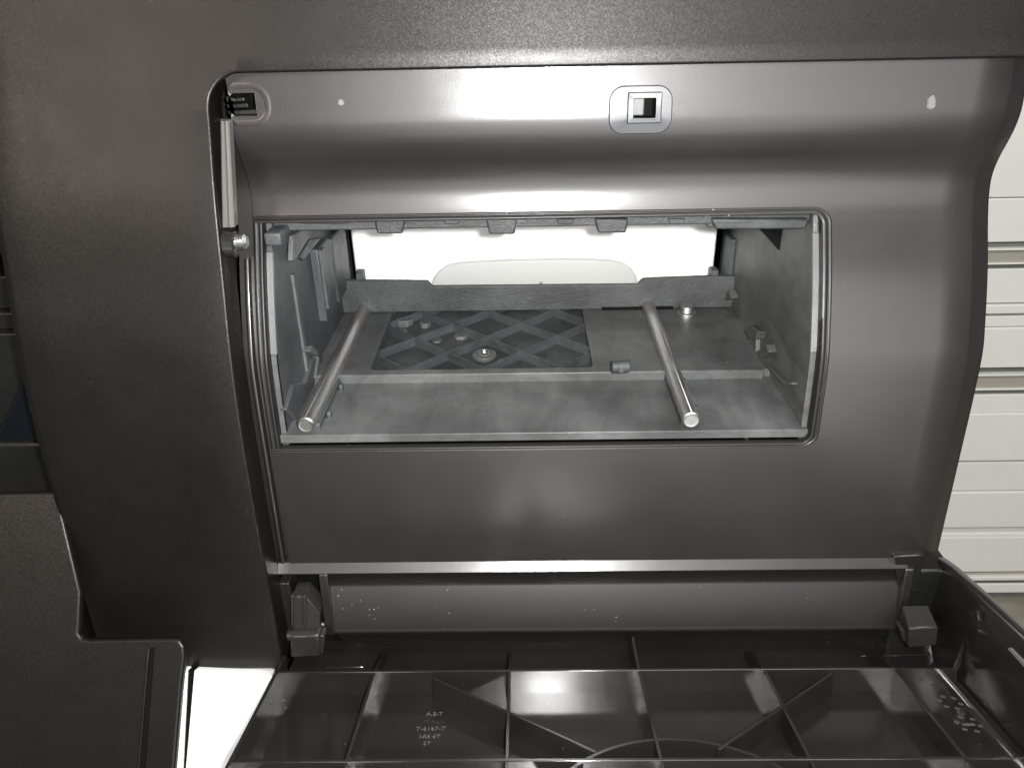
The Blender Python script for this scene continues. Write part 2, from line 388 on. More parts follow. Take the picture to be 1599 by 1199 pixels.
mb.loft(rings, closed_ring=True); mb.add(rings[0], [tuple(range(9))[::-1]]); mb.add(rings[-1], [tuple(range(9))])
mb.build('guide_bar', 'bar', PR, smooth=30)
p = atY(363, 381, .2915)
mb = MB().cyl((XL-.001, p[1]+.001, p[2]), (p[0]+.0016, p[1]+.001, p[2]-.0006), .0060, 28, r1=.0050)
PIN = mb.build('hinge_pin', 'door', PR, bevel=.0006)
mb = MB().cyl((p[0]+.0012, p[1]+.001, p[2]+.0004), (p[0]+.0046, p[1]+.001, p[2]+.0004), .0029, 24).cyl((p[0]+.0046, p[1]+.001, p[2]+.0004), (p[0]+.0058, p[1]+.001, p[2]+.0004), .0029, 24, r1=.0019)
mb.build('screw_end', 'zinc', PIN, smooth=30)

# ------------------------------------------------------------------ the bay behind the window
XWL, XWR = -.1045, .1190
YBK = .416
ZF, ZR = -.1725, -.1685
flo = MB()
flo.box(XWL-.004, XWR+.004, .2868, .3385, ZF-.004, ZF)
FLO = flo.build('bay_floor', 'bay', PR, bevel=.0004)
# raised rear plate with a sunk pocket
px0, px1, py0, py1 = -.0765, .0335, .3415, YBK+.030
def pocket_pts(n=6, r=.003):
    pts = [(px0, py1)]
    for c, a0 in (((px0+r, py0+r), math.pi), ((px1-r, py0+r), 1.5*math.pi)):
        for a in np.linspace(a0, a0+math.pi/2, n): pts.append((c[0]+r*math.cos(a), c[1]+r*math.sin(a)))
    pts.append((px1, py1)); return pts
mb = MB(); yf = .3375
pp = pocket_pts()
mb.add([(XWL-.004, yf, ZR), (px0, yf, ZR), (px0, py1, ZR), (XWL-.004, py1, ZR)], [(0, 1, 2, 3)])
mb.add([(px1, yf, ZR), (XWR+.004, yf, ZR), (XWR+.004, py1, ZR), (px1, py1, ZR)], [(0, 1, 2, 3)])
for (a, b) in zip(pp[1:-1], pp[2:-1]):
    mb.add([(a[0], yf, ZR), (b[0], yf, ZR), (b[0], b[1], ZR), (a[0], a[1], ZR)], [(0, 1, 2, 3)])
rings = [[(x, y, ZR), (x, y, ZR-.0059)] for x, y in pp]; mb.loft(rings)
mb.add([(XWL-.004, yf, ZR), (XWR+.004, yf, ZR), (XWR+.004, yf, ZF-.003), (XWL-.004, yf, ZF-.003)], [(0, 1, 2, 3)])
REAR = mb.build('rear_floor', 'bay', PR, smooth=-1)
MB().box(px0-.001, px1+.001, py0-.001, py1+.001, ZR-.0075, ZR-.0058).build('pocket_floor', 'beam', REAR)  # darker plastic puts the sunk pocket's shade into its colour
MB().box(XWL-.001, XWR-.0035, .3352, .3378, ZF-.001, ZR+.0006).build('floor_step', 'bay', REAR, bevel=.0006)
# diagonal ribs in the pocket
def clip_line(c, sgn):      # the 45 degree line x = sgn*(y-c') within the pocket
    pts = []
    for y in np.linspace(py0, py1, 400):
        x = c+y if sgn > 0 else c-y
        if px0 < x < px1: pts.append((x, y))
    return (pts[0], pts[-1]) if len(pts) > 3 else None
for sgn, cs in ((1, (-.4815, -.443, -.4045, -.366, -.3275)), (-1, (.2855, .3240, .3624, .4008, .4392))):
    for c in cs:
        e = clip_line(c, sgn)
        if not e: continue
        (xa, ya), (xb, yb) = e; L_ = math.hypot(xb-xa, yb-ya); nx, ny = -(yb-ya)/L_*.00045, (xb-xa)/L_*.00045
        zt = ZR-.0008-(.0002 if sgn > 0 else 0)
        mb = MB().hexa([(xa-nx, ya-ny, ZR-.0060), (xb-nx, yb-ny, ZR-.0060), (xb+nx, yb+ny, ZR-.0060), (xa+nx, ya+ny, ZR-.0060),
                        (xa-nx*.7, ya-ny*.7, zt), (xb-nx*.7, yb-ny*.7, zt), (xb+nx*.7, yb+ny*.7, zt), (xa+nx*.7, ya+ny*.7, zt)])
        mb.build('lattice_rib', 'bay_dark', REAR)
c = atZ(757, 556, ZR-.005)
mb = MB().cyl((c[0], c[1], ZR-.0060), (c[0], c[1], ZR-.0036), .0064, 28).cyl((c[0], c[1], ZR-.0038), (c[0], c[1], ZR-.0026), .0046, 24, r1=.0035)
mb.build('screw_boss', 'bay', REAR, bevel=.0005)
MB().cyl((c[0], c[1], ZR-.0028), (c[0], c[1], ZR-.0016), .0015, 12, r1=.001).build('screw_head', 'zinc', REAR, smooth=30)
for (u0, v0, u1, v1, zt) in ((613, 497, 650, 508, -.004), (652, 500, 678, 512, -.005), (618, 512, 640, 524, -.006), (706, 518, 735, 533, -.006), (672, 530, 694, 540, -.007)):
    a = atZ(u0, v1, ZR+zt); b = atZ(u1, v0, ZR+zt)
    hx = (b[0]-a[0])/2*.8; cx_, cy_ = (a[0]+b[0])/2, a[1]+.004
    poly = [(cx_+hx*math.cos(t)*1.1, cy_+.004*math.sin(t), ZR-.0077) for t in np.linspace(0, 2*math.pi, 7)[:-1]]
    MB().prism(poly, (0, 0, .0077+zt+.002)).build('stop_block', 'bay', REAR, bevel=.0006)
# small hollow bush lying on the rear floor, bright knob at the back
c = atZ(969, 573, ZR+.003)
mb = MB().cyl((c[0]-.0045, c[1], ZR+.0028), (c[0]+.0045, c[1]+.001, ZR+.0028), .0033, 22)
B1 = mb.build('floor_bush', 'bay_dark', REAR, bevel=.0006)
MB().box(c[0]-.0012, c[0]+.0014, c[1]-.0037, c[1]-.0029, ZR+.0014, ZR+.0042).build('bush_notch', 'bay', REAR, bevel=.0004)
c = atZ(1072, 493, ZR)
mb = MB().cyl((c[0], c[1], ZR-.0005), (c[0], c[1], ZR+.0022), .0052, 28).cyl((c[0], c[1], ZR+.0022), (c[0], c[1], ZR+.0062), .0042, 28, r1=.0036)
mb.build('locating_knob', 'steel', REAR, bevel=.0005)
# rear sill
def ys(u, v): q = atY(u, v, YBK); return q[0], q[2]
sx = [ys(553, 438), ys(668, 440), ys(676, 448), ys(998, 445), ys(1006, 436), ys(1118, 432), ys(1126, 428)]
poly = [(XWL-.002, YBK, sx[0][1])]+[(x, YBK, z) for x, z in sx[1:6]]+[(XWR+.002, YBK, sx[5][1]), (XWR+.002, YBK, ZR+.0004), (XWL-.002, YBK, ZR+.0004)]
SILL = MB().prism(poly, (0, .0032, 0)).build('rear_sill', 'beam', PR, bevel=.0006)
q0, q1 = ys(940, 480), ys(1040, 488)
MB().box(q0[0], q1[0]+.004, YBK-.0005, YBK+.0006, q1[1]-.004, q0[1]).build('sill_shade_patch', 'black', SILL)  # black patch on the sill face, standing in for a notch's shade
for u0, u1, v0, v1 in ((556, 566, 428, 440), (1112, 1124, 424, 436)):
    a, b = ys(u0, v1), ys(u1, v0); MB().box(a[0], b[0], YBK+.001, YBK+.009, a[1]-.002, b[1]).build('sill_stop', 'bay_dark', SILL, bevel=.0006)
a, b = ys(1090, 492), ys(1132, 484)
MB().box(a[0], b[0], YBK-.004, YBK-.0008, a[1]-.002, b[1]-.0012).build('sill_catch', 'bay', SILL, bevel=.0005)
MB().box(b[0]-.003, b[0]+.001, YBK-.006, YBK-.0012, a[1]-.002, b[1]+.0010).build('sill_catch', 'bay', SILL, bevel=.0005)


# side walls with front flanges, pale above and darkened below the bend
def wall(x_in, x_out, name, mat):
    mb = MB(); zz = np.linspace(-.1795, -.079, 40)
    prof = [(panelY(z)+.0052, z) for z in zz]
    n = len(prof); vs = []
    for x in (x_in, x_out):
        vs += [(x, y, z) for y, z in prof] + [(x, .452, z) for _, z in prof]
    fs = []
    for k in range(2):
        fs += [(k*2*n+i, k*2*n+i+1, k*2*n+n+i+1, k*2*n+n+i) for i in range(n-1)]
    fs += [(i, i+1, 2*n+i+1, 2*n+i) for i in range(n-1)]
    mb.add(vs, fs)
    return mb.build(name, mat, PR)
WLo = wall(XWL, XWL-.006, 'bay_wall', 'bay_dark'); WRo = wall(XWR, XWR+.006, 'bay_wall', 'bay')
def flange(par, x0, x1, z0, z1, off, mat='cast'):
    mb = MB(); zz = np.linspace(z0, z1, 40)
    mb.loft([[(x0, panelY(z)+off+.002, z), (x0, panelY(z)+off, z), (x1, panelY(z)+off, z), (x1, panelY(z)+off+.002, z)] for z in zz], closed_ring=True)
    return mb.build('wall_flange', mat, par, smooth=40)
flange(WLo, -.1084, -.1041, -.1365, -.0975, .0042); flange(WRo, .1187, .1229, -.1385, -.0935, .0042)
flange(WLo, -.1084, -.1045, -.1735, -.1372, .0046, 'bay'); flange(WRo, .1189, .1229, -.1765, -.1392, .0046, 'bay')  # same flange below the bend, its shade put into a darker material
flange(WLo, -.1084, -.1068, -.0960, -.080, .0036); flange(WRo, .1187, .1203, -.093, -.080, .0036)
# left wall: two upright guide channels, the forked clip, wedges
def wallbox(par, name, mat, u0, u1, vt, vb, X, dx, bev=.0008, slant=.004):
    a = atX(u0, (vt+vb)/2, X); b = atX(u1, (vt+vb)/2, X); t = atX((u0+u1)/2, vt, X)[2]; s_ = atX((u0+u1)/2, vb, X)[2]
    mb = MB(); y0, y1 = a[1], b[1]; sl = math.copysign(min(slant, abs(y1-y0)*.4), y1-y0)
    poly = [(X, y0, s_), (X, y1, s_), (X, y1, t-.004), (X, y1-sl, t), (X, y0, t)]
    mb.prism(poly, (dx, 0, 0)); return mb.build(name, mat, par, bevel=bev)
wallbox(WLo, 'guide_channel', 'bay_dark', 503, 523, 369, 502, XWL+.004, -.005)
wallbox(WLo, 'guide_channel', 'bay_dark', 523, 546, 352, 468, XWL+.0035, -.005)
wallbox(WLo, 'guide_lip', 'bay', 508, 514, 380, 490, XWL+.0054, -.003, bev=.0004, slant=.001)
wallbox(WLo, 'wall_rib', 'bay', 470, 474, 412, 600, XWL+.0012, -.002, bev=.0004, slant=.0005)
wallbox(WLo, 'wall_rib', 'bay_dark', 437, 470, 349, 371, XWL+.006, -.007, bev=.0008, slant=.0005)
for pts, X, mt_ in (([(459, 368), (486, 350), (492, 352), (486, 368), (463, 407), (457, 408)], XWL+.0085, 'bay'),
                   ([(484, 374), (503, 372), (475, 408), (469, 402)], XWL+.0055, 'bay_dark')):
    poly = [atX(u, v, X) for u, v in pts]
    MB().prism(poly, (-.0022, 0, 0)).build('clip_prong', mt_, WLo, bevel=.0005)
for pts, X in (([(485, 549), (488, 540), (499, 549), (497, 556)], XWL+.004), ([(494, 590), (499, 556), (503, 580), (503, 592)], XWL+.003)):
    poly = [atX(u, v, X) for u, v in pts]; MB().prism(poly, (-.0045, 0, 0)).build('wall_wedge', 'bay', WLo, bevel=.0004)
poly = [atX(u, v, XWL+.0018) for u, v in ((448, 640), (460, 600), (478, 598), (490, 560), (505, 556), (500, 605), (470, 662))]
MB().prism(poly, (-.003, 0, 0)).build('wall_gusset', 'bay_dark', WLo, bevel=.0005)
# right wall: triangular opening as a black patch, wedges, back post
poly = [atX(u, v, XWR-.0004) for u, v in ((1186, 358), (1221, 358), (1216, 391))]
MB().prism(poly, (.0014, 0, 0)).build('opening_shade_patch', 'black', WRo)  # flat black patch on the wall, colour in place of a hole's shade
for pts, X in (([(1162, 516), (1174, 509), (1184, 519), (1180, 530), (1170, 530)], XWR-.004), ([(1184, 549), (1197, 538), (1200, 550), (1187, 560)], XWR-.004),
              ([(1168, 530), (1181, 530), (1180, 556), (1171, 566)], XWR-.002), ([(1128, 461), (1139, 454), (1142, 466), (1130, 470)], XWR-.004),
              ([(1184, 556), (1225, 597), (1236, 597), (1237, 601), (1224, 602), (1186, 562)], XWR-.0025)):
    poly = [atX(u, v, X) for u, v in pts]; MB().prism(poly, (.0045 if X < XWR-.003 else .003, 0, 0)).build('wall_wedge', 'bay', WRo, bevel=.0004)
wallbox(WRo, 'guide_channel', 'bay_dark', 1138, 1126, 362, 470, XWR-.0025, .004)
# top beam with hanging tabs
BY = .3185
zb0 = atY(850, 355, BY)[2]
BEAM = MB().box(XWL-.001, XWR+.001, BY, BY+.012, zb0, zb0+.03).build('top_beam', 'beam', PR, bevel=.0006)
def tab(u0, u1, vb, vt=343, y=BY-.003, taper=4, mat='beam', bev=.0008, dep=.010):
    a = atY(u0, vb, y); b = atY(u1, vb, y); c_ = atY(u1+taper, vt, y); d_ = atY(u0-taper, vt, y)
    MB().prism([a, b, c_, d_], (0, dep, 0)).build('beam_tab', mat, BEAM, bevel=bev)
tab(589, 629, 366); tab(764, 804, 367); tab(934, 978, 365)
tab(1118, 1258, 359, taper=6); tab(470, 545, 351, taper=2); tab(1106, 1130, 357, taper=10, y=BY+.001)
for u in (706, 884, 1058): tab(u-11, u+11, 351, y=BY-.0016, taper=3, bev=.0004)
# two ground steel rods
for (ua, va, ub, vb) in ((478, 665, 568, 487), (1080, 657, 1013, 480)):
    zc = ZF+.0058
    a = atZ(ua, va, zc); b = atZ(ub, vb, zc); xm = (a[0]+b[0])/2; rr_ = .0037
    mb = MB(); mb.cyl((a[0], a[1]+.0006, zc), (b[0], YBK+.002, zc), rr_, 40, caps=False)
    mb.cyl((a[0], a[1], zc), (a[0], a[1]+.0006, zc), rr_-.0006, 40, r1=rr_, caps=False)
    mb.cyl((a[0], a[1], zc), (a[0], a[1]+.0002, zc), rr_-.0006, 40, r1=rr_-.0016, caps=False)
    mb.cyl((a[0], a[1]+.0002, zc), (a[0], a[1]+.0004, zc), .0021, 40, r1=.0003, caps=True)
    ROD = mb.build('guide_rod', 'steel', PR, smooth=40)
    sgn = 1
    for t in (.12, .32, .62):
        y_ = a[1]+(YBK-a[1])*t; MB().box(xm+.0040, xm+.0060, y_, y_+.004, ZF-.0005, ZF+.0032).build('rod_clip', 'bay_dark', ROD, bevel=.0006)
    MB().box(xm-.0034, xm+.0034, a[1]+.006, YBK-.001, ZF-.0012, zc-.0028).build('rod_bed', 'bay_dark', ROD, bevel=.0004)

# ------------------------------------------------------------------ ledge, trough and lower front below the panel
def lz(u, v, Y): return atY(u, v, Y)[2]
yl0, zl0 = panelY(ZPB), ZPB
mb = MB(); e = .0031
prof = [(yl0+.003, zl0+.0001), (yl0+.0003, zl0), (yl0-e, zl0-e*1.17), (yl0-e+.0001, zl0-e*1.17-.0006), (yl0-e+.0008, zl0-e*1.17-.0010), (yl0+.006, zl0-e*1.17-.0012)]
mb.extrude_x(prof, XL+.0012, .1735)
mb.build('bottom_ledge', 'gloss', PR, smooth=12)
XT0, XT1 = atY(521, 960, .275)[0], atY(1400, 950, .275)[0]
ylip = .2725; zlip = lz(850, 985, ylip); ybk = .2785; zbk = lz(850, 917, ybk)
mb = MB()
mb.extrude_x([(.2768, zl0-e-.0012), (.2788, zl0-e-.0035), (.2795, zbk+.002), (ybk+.0006, zbk+.0006), (ybk, zbk), (ylip+.0007, zlip+.0015), (ylip+.0003, zlip+.0006), (ylip, zlip), (ylip+.0001, zlip-.0012), (ylip+.001, zlip-.0022), (.288, -.298), (.288, -.335)], XT0, XT1)
TR = mb.build('dust_trough', 'dusty', PR, smooth=50)
for x, s_ in ((XT0, -1), (XT1, 1)):
    poly = [(x, .2862, zl0-e-.001), (x, .2758, zl0-e-.0008), (x, ylip-.0008, zlip+.0002), (x, ylip, zlip-.002), (x, .2862, zlip-.002)]
    MB().prism(poly, (s_*.0042, 0, 0)).build('trough_end', 'gloss', TR, bevel=.0005)
MB().box(XL+.0008, XT0-.0043, .2885, .2905, -.335, zl0-e-.0018).build('hinge_recess', 'black', PR)  # black sheet, its colour supplies the dark of the hole
MB().box(XL+.0008, XL+.0058, .276, .2884, -.335, zl0-e-.006).build('recess_post', 'door', PR, bevel=.0006)
MB().box(XT1+.0043, .1905, .283, .2845, -.2462, zl0-.002).build('hinge_recess', 'gloss', PR)
MB().box(XT1+.0043, .1985, .2815, .335, -.335, -.2465).build('reflection_block', 'dark', PR, bevel=.001)  # added block that keeps bright background reflections off the door floor
poly = [atY(u, v, .2775) for u, v in ((1396, 869), (1444, 867), (1434, 925), (1405, 926))]
MB().prism(poly, (0, .0028, 0)).build('corner_cover', 'door', PR, bevel=.0004)

# body shell behind the front
for nm, bx_ in (('side_shell', (-.1965, -.1185, .335, .336, -.31, .13)), ('side_shell', (-.1985, -.1965, .30, .62, -.335, .13)), ('side_shell', (.181, .185, .335, .62, -.335, .13)),
                ('top_shell', (-.1985, .202, .335, .62, .13, .14)), ('bottom_shell', (-.1965, .181, .2905, .62, -.34, -.335)), ('rear_shell', (-.1965, .181, .612, .62, -.335, .13)),
                ('bay_roof', (XWL-.006, XWR+.006, .3315, .47, -.0655, -.063))):
    MB().box(*bx_).build(nm, 'textured', PR, bevel=.002 if 'bay' not in nm else 0)

# ------------------------------------------------------------------ folded-down hatch door
TILT = R(13.9); ct, st = math.cos(TILT), math.sin(TILT)
D0 = np.array([0, .2505, lz(850, 1046, .2505)])
dd = np.array([0, -ct, st]); nn = np.array([0, st, ct])
def D(x, t, n): return tuple(D0 + np.array([x, 0, 0]) + dd*t + nn*n)
def onD(u, v, n=0):
    d = ray(u, v); k = (D0@nn + n)/(d@nn); p = d*k; return p[0], (p-D0)@dd
DOOR_T = .150
XD0 = onD(430, 1049)[0]; XD1 = .192
def dbox(mb, x0, x1, t0, t1, n0, n1):
    return mb.hexa([D(x0, t0, n0), D(x1, t0, n0), D(x1, t1, n0), D(x0, t1, n0), D(x0, t0, n1), D(x1, t0, n1), D(x1, t1, n1), D(x0, t1, n1)])
def drib(mb, p0, p1, th, n0, n1):
    (xa, ta), (xb, tb) = p0, p1; L_ = math.hypot(xb-xa, tb-ta); qx, qt = -(tb-ta)/L_*th/2, (xb-xa)/L_*th/2
    return mb.hexa([D(xa-qx, ta-qt, n0), D(xb-qx, tb-qt, n0), D(xb+qx, tb+qt, n0), D(xa+qx, ta+qt, n0), D(xa-qx, ta-qt, n1), D(xb-qx, tb-qt, n1), D(xb+qx, tb+qt, n1), D(xa+qx, ta+qt, n1)])
H = .0110
mb = MB(); prof = [(-.0430, -H), (-.020, -H), (-.013, -H), (DOOR_T, -H), (DOOR_T, -H-.0025), (-.013, -H-.0025), (-.0430, -H-.0025)]
nP = len(prof)
mb.add([D(XD0, t, n) for t, n in prof]+[D(XD1+.003, t, n) for t, n in prof], [(i, (i+1) % nP, (i+1) % nP+nP, i+nP) for i in range(nP)]+[tuple(range(nP))[::-1], tuple(range(nP, 2*nP))])
DOOR = mb.build('hatch_door', 'door', PR, smooth=40)
DOOR['label'] = 'ribbed glossy black hatch door folded down towards the viewer'
T1 = .0572
xr = [onD(u, 1047)[0] for u in (585, 796, 999, 1196, 1402)]
def rib(p0, p1, th=.0015, n0=-H-.0005, n1=0.0, name='rib'): return drib(MB(), p0, p1, th, n0, n1).build(name, 'door', DOOR, bevel=.00025)
for t in (0, T1, 2*T1): rib((XD0+.001, t), (XD1-.0005, t))
cxr, ctr, rad = .0545, .1005, .0560
for x in xr:
    rib((x, .0009), (x, T1-.0009), .0015, n1=-.0003)
    if abs(x-cxr) > rad*.4: rib((x, T1+.0009), (x, 2*T1-.0009), .0015, n1=-.0003)
    else: rib((x, T1+.0009), (x, 2*T1-.0009), .0015, n1=-.0003)
    # fin behind the first cross rib
    hh = .0035 if abs(x-xr[2]) < .001 else -.001
    tall = abs(x-xr[2]) < .001
    MB().prism([D(x-.0007, -.0009, -.0003), D(x-.0007, -.0009, -.0112), D(x-.0007, -.030, -.0112), D(x-.0007, -.0215, .0035 if tall else -.0045), D(x-.0007, -.018, .002 if tall else -.0028)], (.0014, 0, 0)).build('rib_fin', 'door', DOOR, bevel=.00025)
rib((XD0+.0008, -.012), (XD0+.0008, DOOR_T), .0016, n1=.0004, name='side_wall')
# diagonals and the round rib
dA = onD(676, 1056), onD(931, 1171); dB = onD(1122, 1167), onD(1300, 1049)
for a, b in (dA, dB):
    rib(a, b, .0013, n1=-.0006)
mb = MB(); rings = []
a0, a1 = math.pi*1.06, math.pi*-.06
for a in np.linspace(R(200), R(340), 46):
    x, t = cxr+rad*math.cos(a), ctr+rad*math.sin(a); x2, t2 = cxr+(rad-.0013)*math.cos(a), ctr+(rad-.0013)*math.sin(a)
    rings.append([D(x, t, -H-.0005), D(x, t, -.0008), D(x2, t2, -.0008), D(x2, t2, -H-.0005)])
mb.loft(rings, closed_ring=True); mb.add(rings[0], [(0, 1, 2, 3)]); mb.add(rings[-1], [(3, 2, 1, 0)])
mb.build('round_rib', 'door', DOOR, smooth=40)
# gate-mark rings moulded in the floor
for u, v, r_ in ((960, 1092, .0045), (1385, 1090, .0055), (775, 1092, .004)):
    x, t = onD(u, v, -H); mb = MB(); rings = []
    for a in np.linspace(0, 2*math.pi, 30)[:-1]:
        c_, s_ = math.cos(a), math.sin(a)
        rings.append([D(x+(r_+q)*c_, t+(r_+q)*s_, -H+h) for q, h in ((-.0004, -.0002), (0, .00009), (.0004, -.0002))])
    mb.loft(rings, closed_path=True); mb.build('gate_mark', 'door', DOOR, smooth=80)
# tall right cheek of the door
ck = [(1441, 900), (1444, 885), (1450, 874), (1459, 868), (1470, 870), (1490, 884), (1540, 928), (1599, 983), (1700, 1075)]
top = [atX(u, v, XD1+.0044)+np.array([-.0034, 0, 0]) for u, v in ck]
def cheek_poly(inset):
    pts = [np.array(p) for p in top]
    low = [np.array(D(XD1+.001, t, -H-.002)) for t in (DOOR_T, .1, .05, 0, -.012, -.020)]
    return pts+low
poly = cheek_poly(0); n = len(poly); cen = np.mean(poly, axis=0)
mb = MB(); rings = []
for dx, sh in ((0, .0032), (.0004, .0014), (.0016, .0002), (.0034, 0), (.0052, .0006), (.0062, .002)):
    ring = []
    for i, p_ in enumerate(poly):
        q = np.array(p_); d_ = cen-q; d_ = d_/np.linalg.norm(d_); ring.append(q+d_*sh*(1 if i < len(top) else 0)+np.array([dx, 0, 0]))
    rings.append(ring)
mb.loft(rings, closed_ring=True); mb.add(rings[0], [tuple(range(n))[::-1]]); mb.add(rings[-1], [tuple(range(n))])
mb.build('side_cheek', 'door', DOOR, smooth=50)
# fillet along the cheek foot, gusset, nick
mb = MB(); rings = []
for t in np.linspace(-.004, DOOR_T, 40):
    rings.append([D(XD1-.0045*(1-math.sin(a)), t, -H+.0045*(1-math.cos(a))) for a in np.linspace(0, math.pi/2, 7)])
mb.loft(rings); mb.build('cheek_fillet', 'door', DOOR, smooth=60)
g = [onD(u, v) for u, v in ((1488, 1043), (1545, 1043))]
MB().prism([D(g[0][0], -.0007, -.0003), D(XD1+.0005, -.0007, -.0003), D(XD1+.0005, -.0007, .0125)], tuple(dd*.0014)).build('gusset', 'door', DOOR, bevel=.0002)
a = atX(1583, 1017, XD1); mb = MB()
mb.prism([atX(u, v, XD1-.0001) for u, v in ((1572, 1012), (1578, 1011), (1606, 1040), (1600, 1043))], (.001, 0, 0)); mb.build('cheek_clip', 'mark', DOOR, bevel=.0003)
mb = MB(); a = atX(1523, 975, XD1)
mb.prism([atX(u, v, XD1-.0012) for u, v in ((1521, 968), (1525, 952), (1529, 970))], (.0016, 0, 0)); mb.build('cheek_nib', 'door', DOOR, bevel=.0002)
# moulded lettering on the door floor
def letters(txt, u, v, size, spin=0, mat='stamp', nm='moulded_lettering'):
    c = bpy.data.curves.new(nm, 'FONT'); c.body = txt; c.size = size; c.align_x = 'CENTER'; c.align_y = 'CENTER'; c.extrude = .00012; c.resolution_u = 2
    tmp = bpy.data.objects.new('tmp', c); col.objects.link(tmp)
    bpy.context.view_layer.update()
    me = bpy.data.meshes.new_from_object(tmp.evaluated_get(bpy.context.evaluated_depsgraph_get()))
    bpy.data.objects.remove(tmp)
    x, t = onD(u, v, -H)
    L_ = root_loc[PR.name]; cs_, sn_ = math.cos(spin), math.sin(spin)
    for vv in me.vertices:
        a, b, h = vv.co
        a, b = a*cs_-b*sn_, a*sn_+b*cs_
        p_ = D(x+a, t-b, -H+.0001+h); vv.co = (p_[0]-L_[0], p_[1]-L_[1], p_[2]-L_[2])
    me.materials.clear(); me.materials.append(MAT[mat])
    o = bpy.data.objects.new(nm, me); col.objects.link(o); o.parent = DOOR
    return o
letters('A.S-T', 679, 1115, .0032); letters('>PC+ABS<', 675, 1126, .0022, mat='door'); letters('T-6167-T', 673, 1138, .0033); letters('1A6 6T', 671, 1150, .0030); letters('ST', 667, 1161, .0030)
for u, v, rr_ in ((1484, 1097, .0042), (1513, 1131, .0046)):
    x, t = onD(u, v, -H)
    for k_ in range(6):
        a = k_*math.pi/3+.3; mb = MB()
        for s_ in (-.4, .4):
            mb.cyl(D(x+rr_*math.cos(a)+s_*.001, t+rr_*math.sin(a)+s_*.0006, -H), D(x+rr_*math.cos(a)+s_*.001, t+rr_*math.sin(a)+s_*.0006, -H+.00035), .00062, 7)
        mb.build('date_stamp_dot', 'stamp', DOOR)
    if u > 1500: dbox(MB(), x-.0024, x+.0024, t-.0005, t+.0005, -H, -H+.0003).build('date_stamp_bar', 'stamp', DOOR)
# hinge arms
def hinge_left():
    Y = .2735
    def P(u, v, y=Y): return atY(u, v, y)
    mb = MB()
    mb.prism([P(453, 1028, .2640), P(500, 1026, .2640), P(499, 992, .2640), P(453, 994, .2640)], (0, .008, 0))
    A = mb.build('hinge_arm', 'hinge', DOOR, bevel=.0012)
    mb = MB(); mb.cyl(P(451, 992, .2668), P(497, 990, .2668), .0024, 20); mb.build('hinge_knuckle', 'hinge', DOOR, smooth=40)
    mb = MB(); mb.prism([P(456, 985, .2700), P(500, 983, .2700), P(500, 958, .2710), P(478, 931, .2720), P(456, 932, .2720)], (0, .010, 0)); mb.build('hinge_hook', 'hinge', DOOR, bevel=.0005)
    for u0, u1 in ((454, 458.5), (473, 478)):
        MB().prism([P(u0, 978, .2690), P(u1, 978, .2690), P(u1, 931, .2700), P(u0, 931, .2700)], (0, .003, 0)).build('hook_rib', 'hinge', DOOR, bevel=.0004)
    a, b = P(436, 976, .2780), P(512, 975, .2780); MB().cyl(a, b, .0015, 14).build('hinge_axle', 'zinc', DOOR, smooth=40)
    MB().prism([P(499, 1022, .2655), P(505, 1020, .2655), P(507, 995, .2655), P(500, 992, .2655)], (0, .006, 0)).build('hinge_tab', 'hinge', DOOR, bevel=.0004)
hinge_left()
P = atY
mb = MB(); y0, y1 = .2600, .2715
a, b = P(1420, 982, y0), P(1466, 980, y0); c_, d_ = P(1450, 944, y1), P(1409, 945, y1); e_, f_ = P(1419, 1012, y0), P(1464, 1008, y0)
mb.add([a, b, c_, d_, e_, f_, (c_[0], c_[1], f_[2]), (d_[0], d_[1], e_[2])], [(0, 1, 2, 3), (0, 4, 5, 1), (4, 7, 6, 5), (0, 3, 7, 4), (1, 5, 6, 2), (3, 2, 6, 7)])
mb.build('hinge_arm', 'hinge', DOOR, bevel=.0007)
MB().prism([P(1406, 982, .2625), P(1414, 984, .2625), P(1416, 1000, .2625), P(1410, 1001, .2625)], (0, .006, 0)).build('hinge_tab', 'hinge', DOOR, bevel=.0004)
for pts in (((1325, 992), (1345, 1018), (1450, 1016), (1440, 992)), ((505, 990), (578, 990), (568, 1035), (507, 1036))):
    q = [onD(u, v, -.0085) for u, v in pts]
    MB().prism([D(x, t, -.0122) for x, t in q], tuple(nn*.0016)).build('hinge_pad', 'door', DOOR, bevel=.0003)

# ------------------------------------------------------------------ white tray seen through the bay
TRY = thing('paper_tray', 'white paper tray front seen at the back of the grey bay', 'paper tray', (0, .5, -.2))
yT = .440
z0, z1 = atY(800, 446, yT)[2]-.004, -.075
xa, xb = atY(549, 380, yT)[0], atY(1120, 380, yT)[0]
MB().box(xa, xb, yT, .60, z0-.004, z1).build('tray_front', 'white', TRY, bevel=.003, segs=4)
pts = [(673, 450), (676, 438), (684, 426), (697, 416), (716, 412), (760, 409), (850, 406), (920, 406), (955, 408), (975, 413), (988, 422), (995, 434), (998, 448)]
poly = [atY(u, v, yT-.004) for u, v in pts]; poly += [np.array([poly[-1][0], poly[-1][1], z0-.003]), np.array([poly[0][0], poly[0][1], z0-.003])]
GR = MB().prism(poly, (0, .0045, 0)).build('grip_flap', 'flap', TRY, bevel=.0012)
a = atY(845, 443, yT-.0045); MB().box(a[0]-.0009, a[0]+.0009, yT-.0046, yT-.003, a[2]-.0008, a[2]+.0008).build('flap_mark', 'rail_dark', TRY)

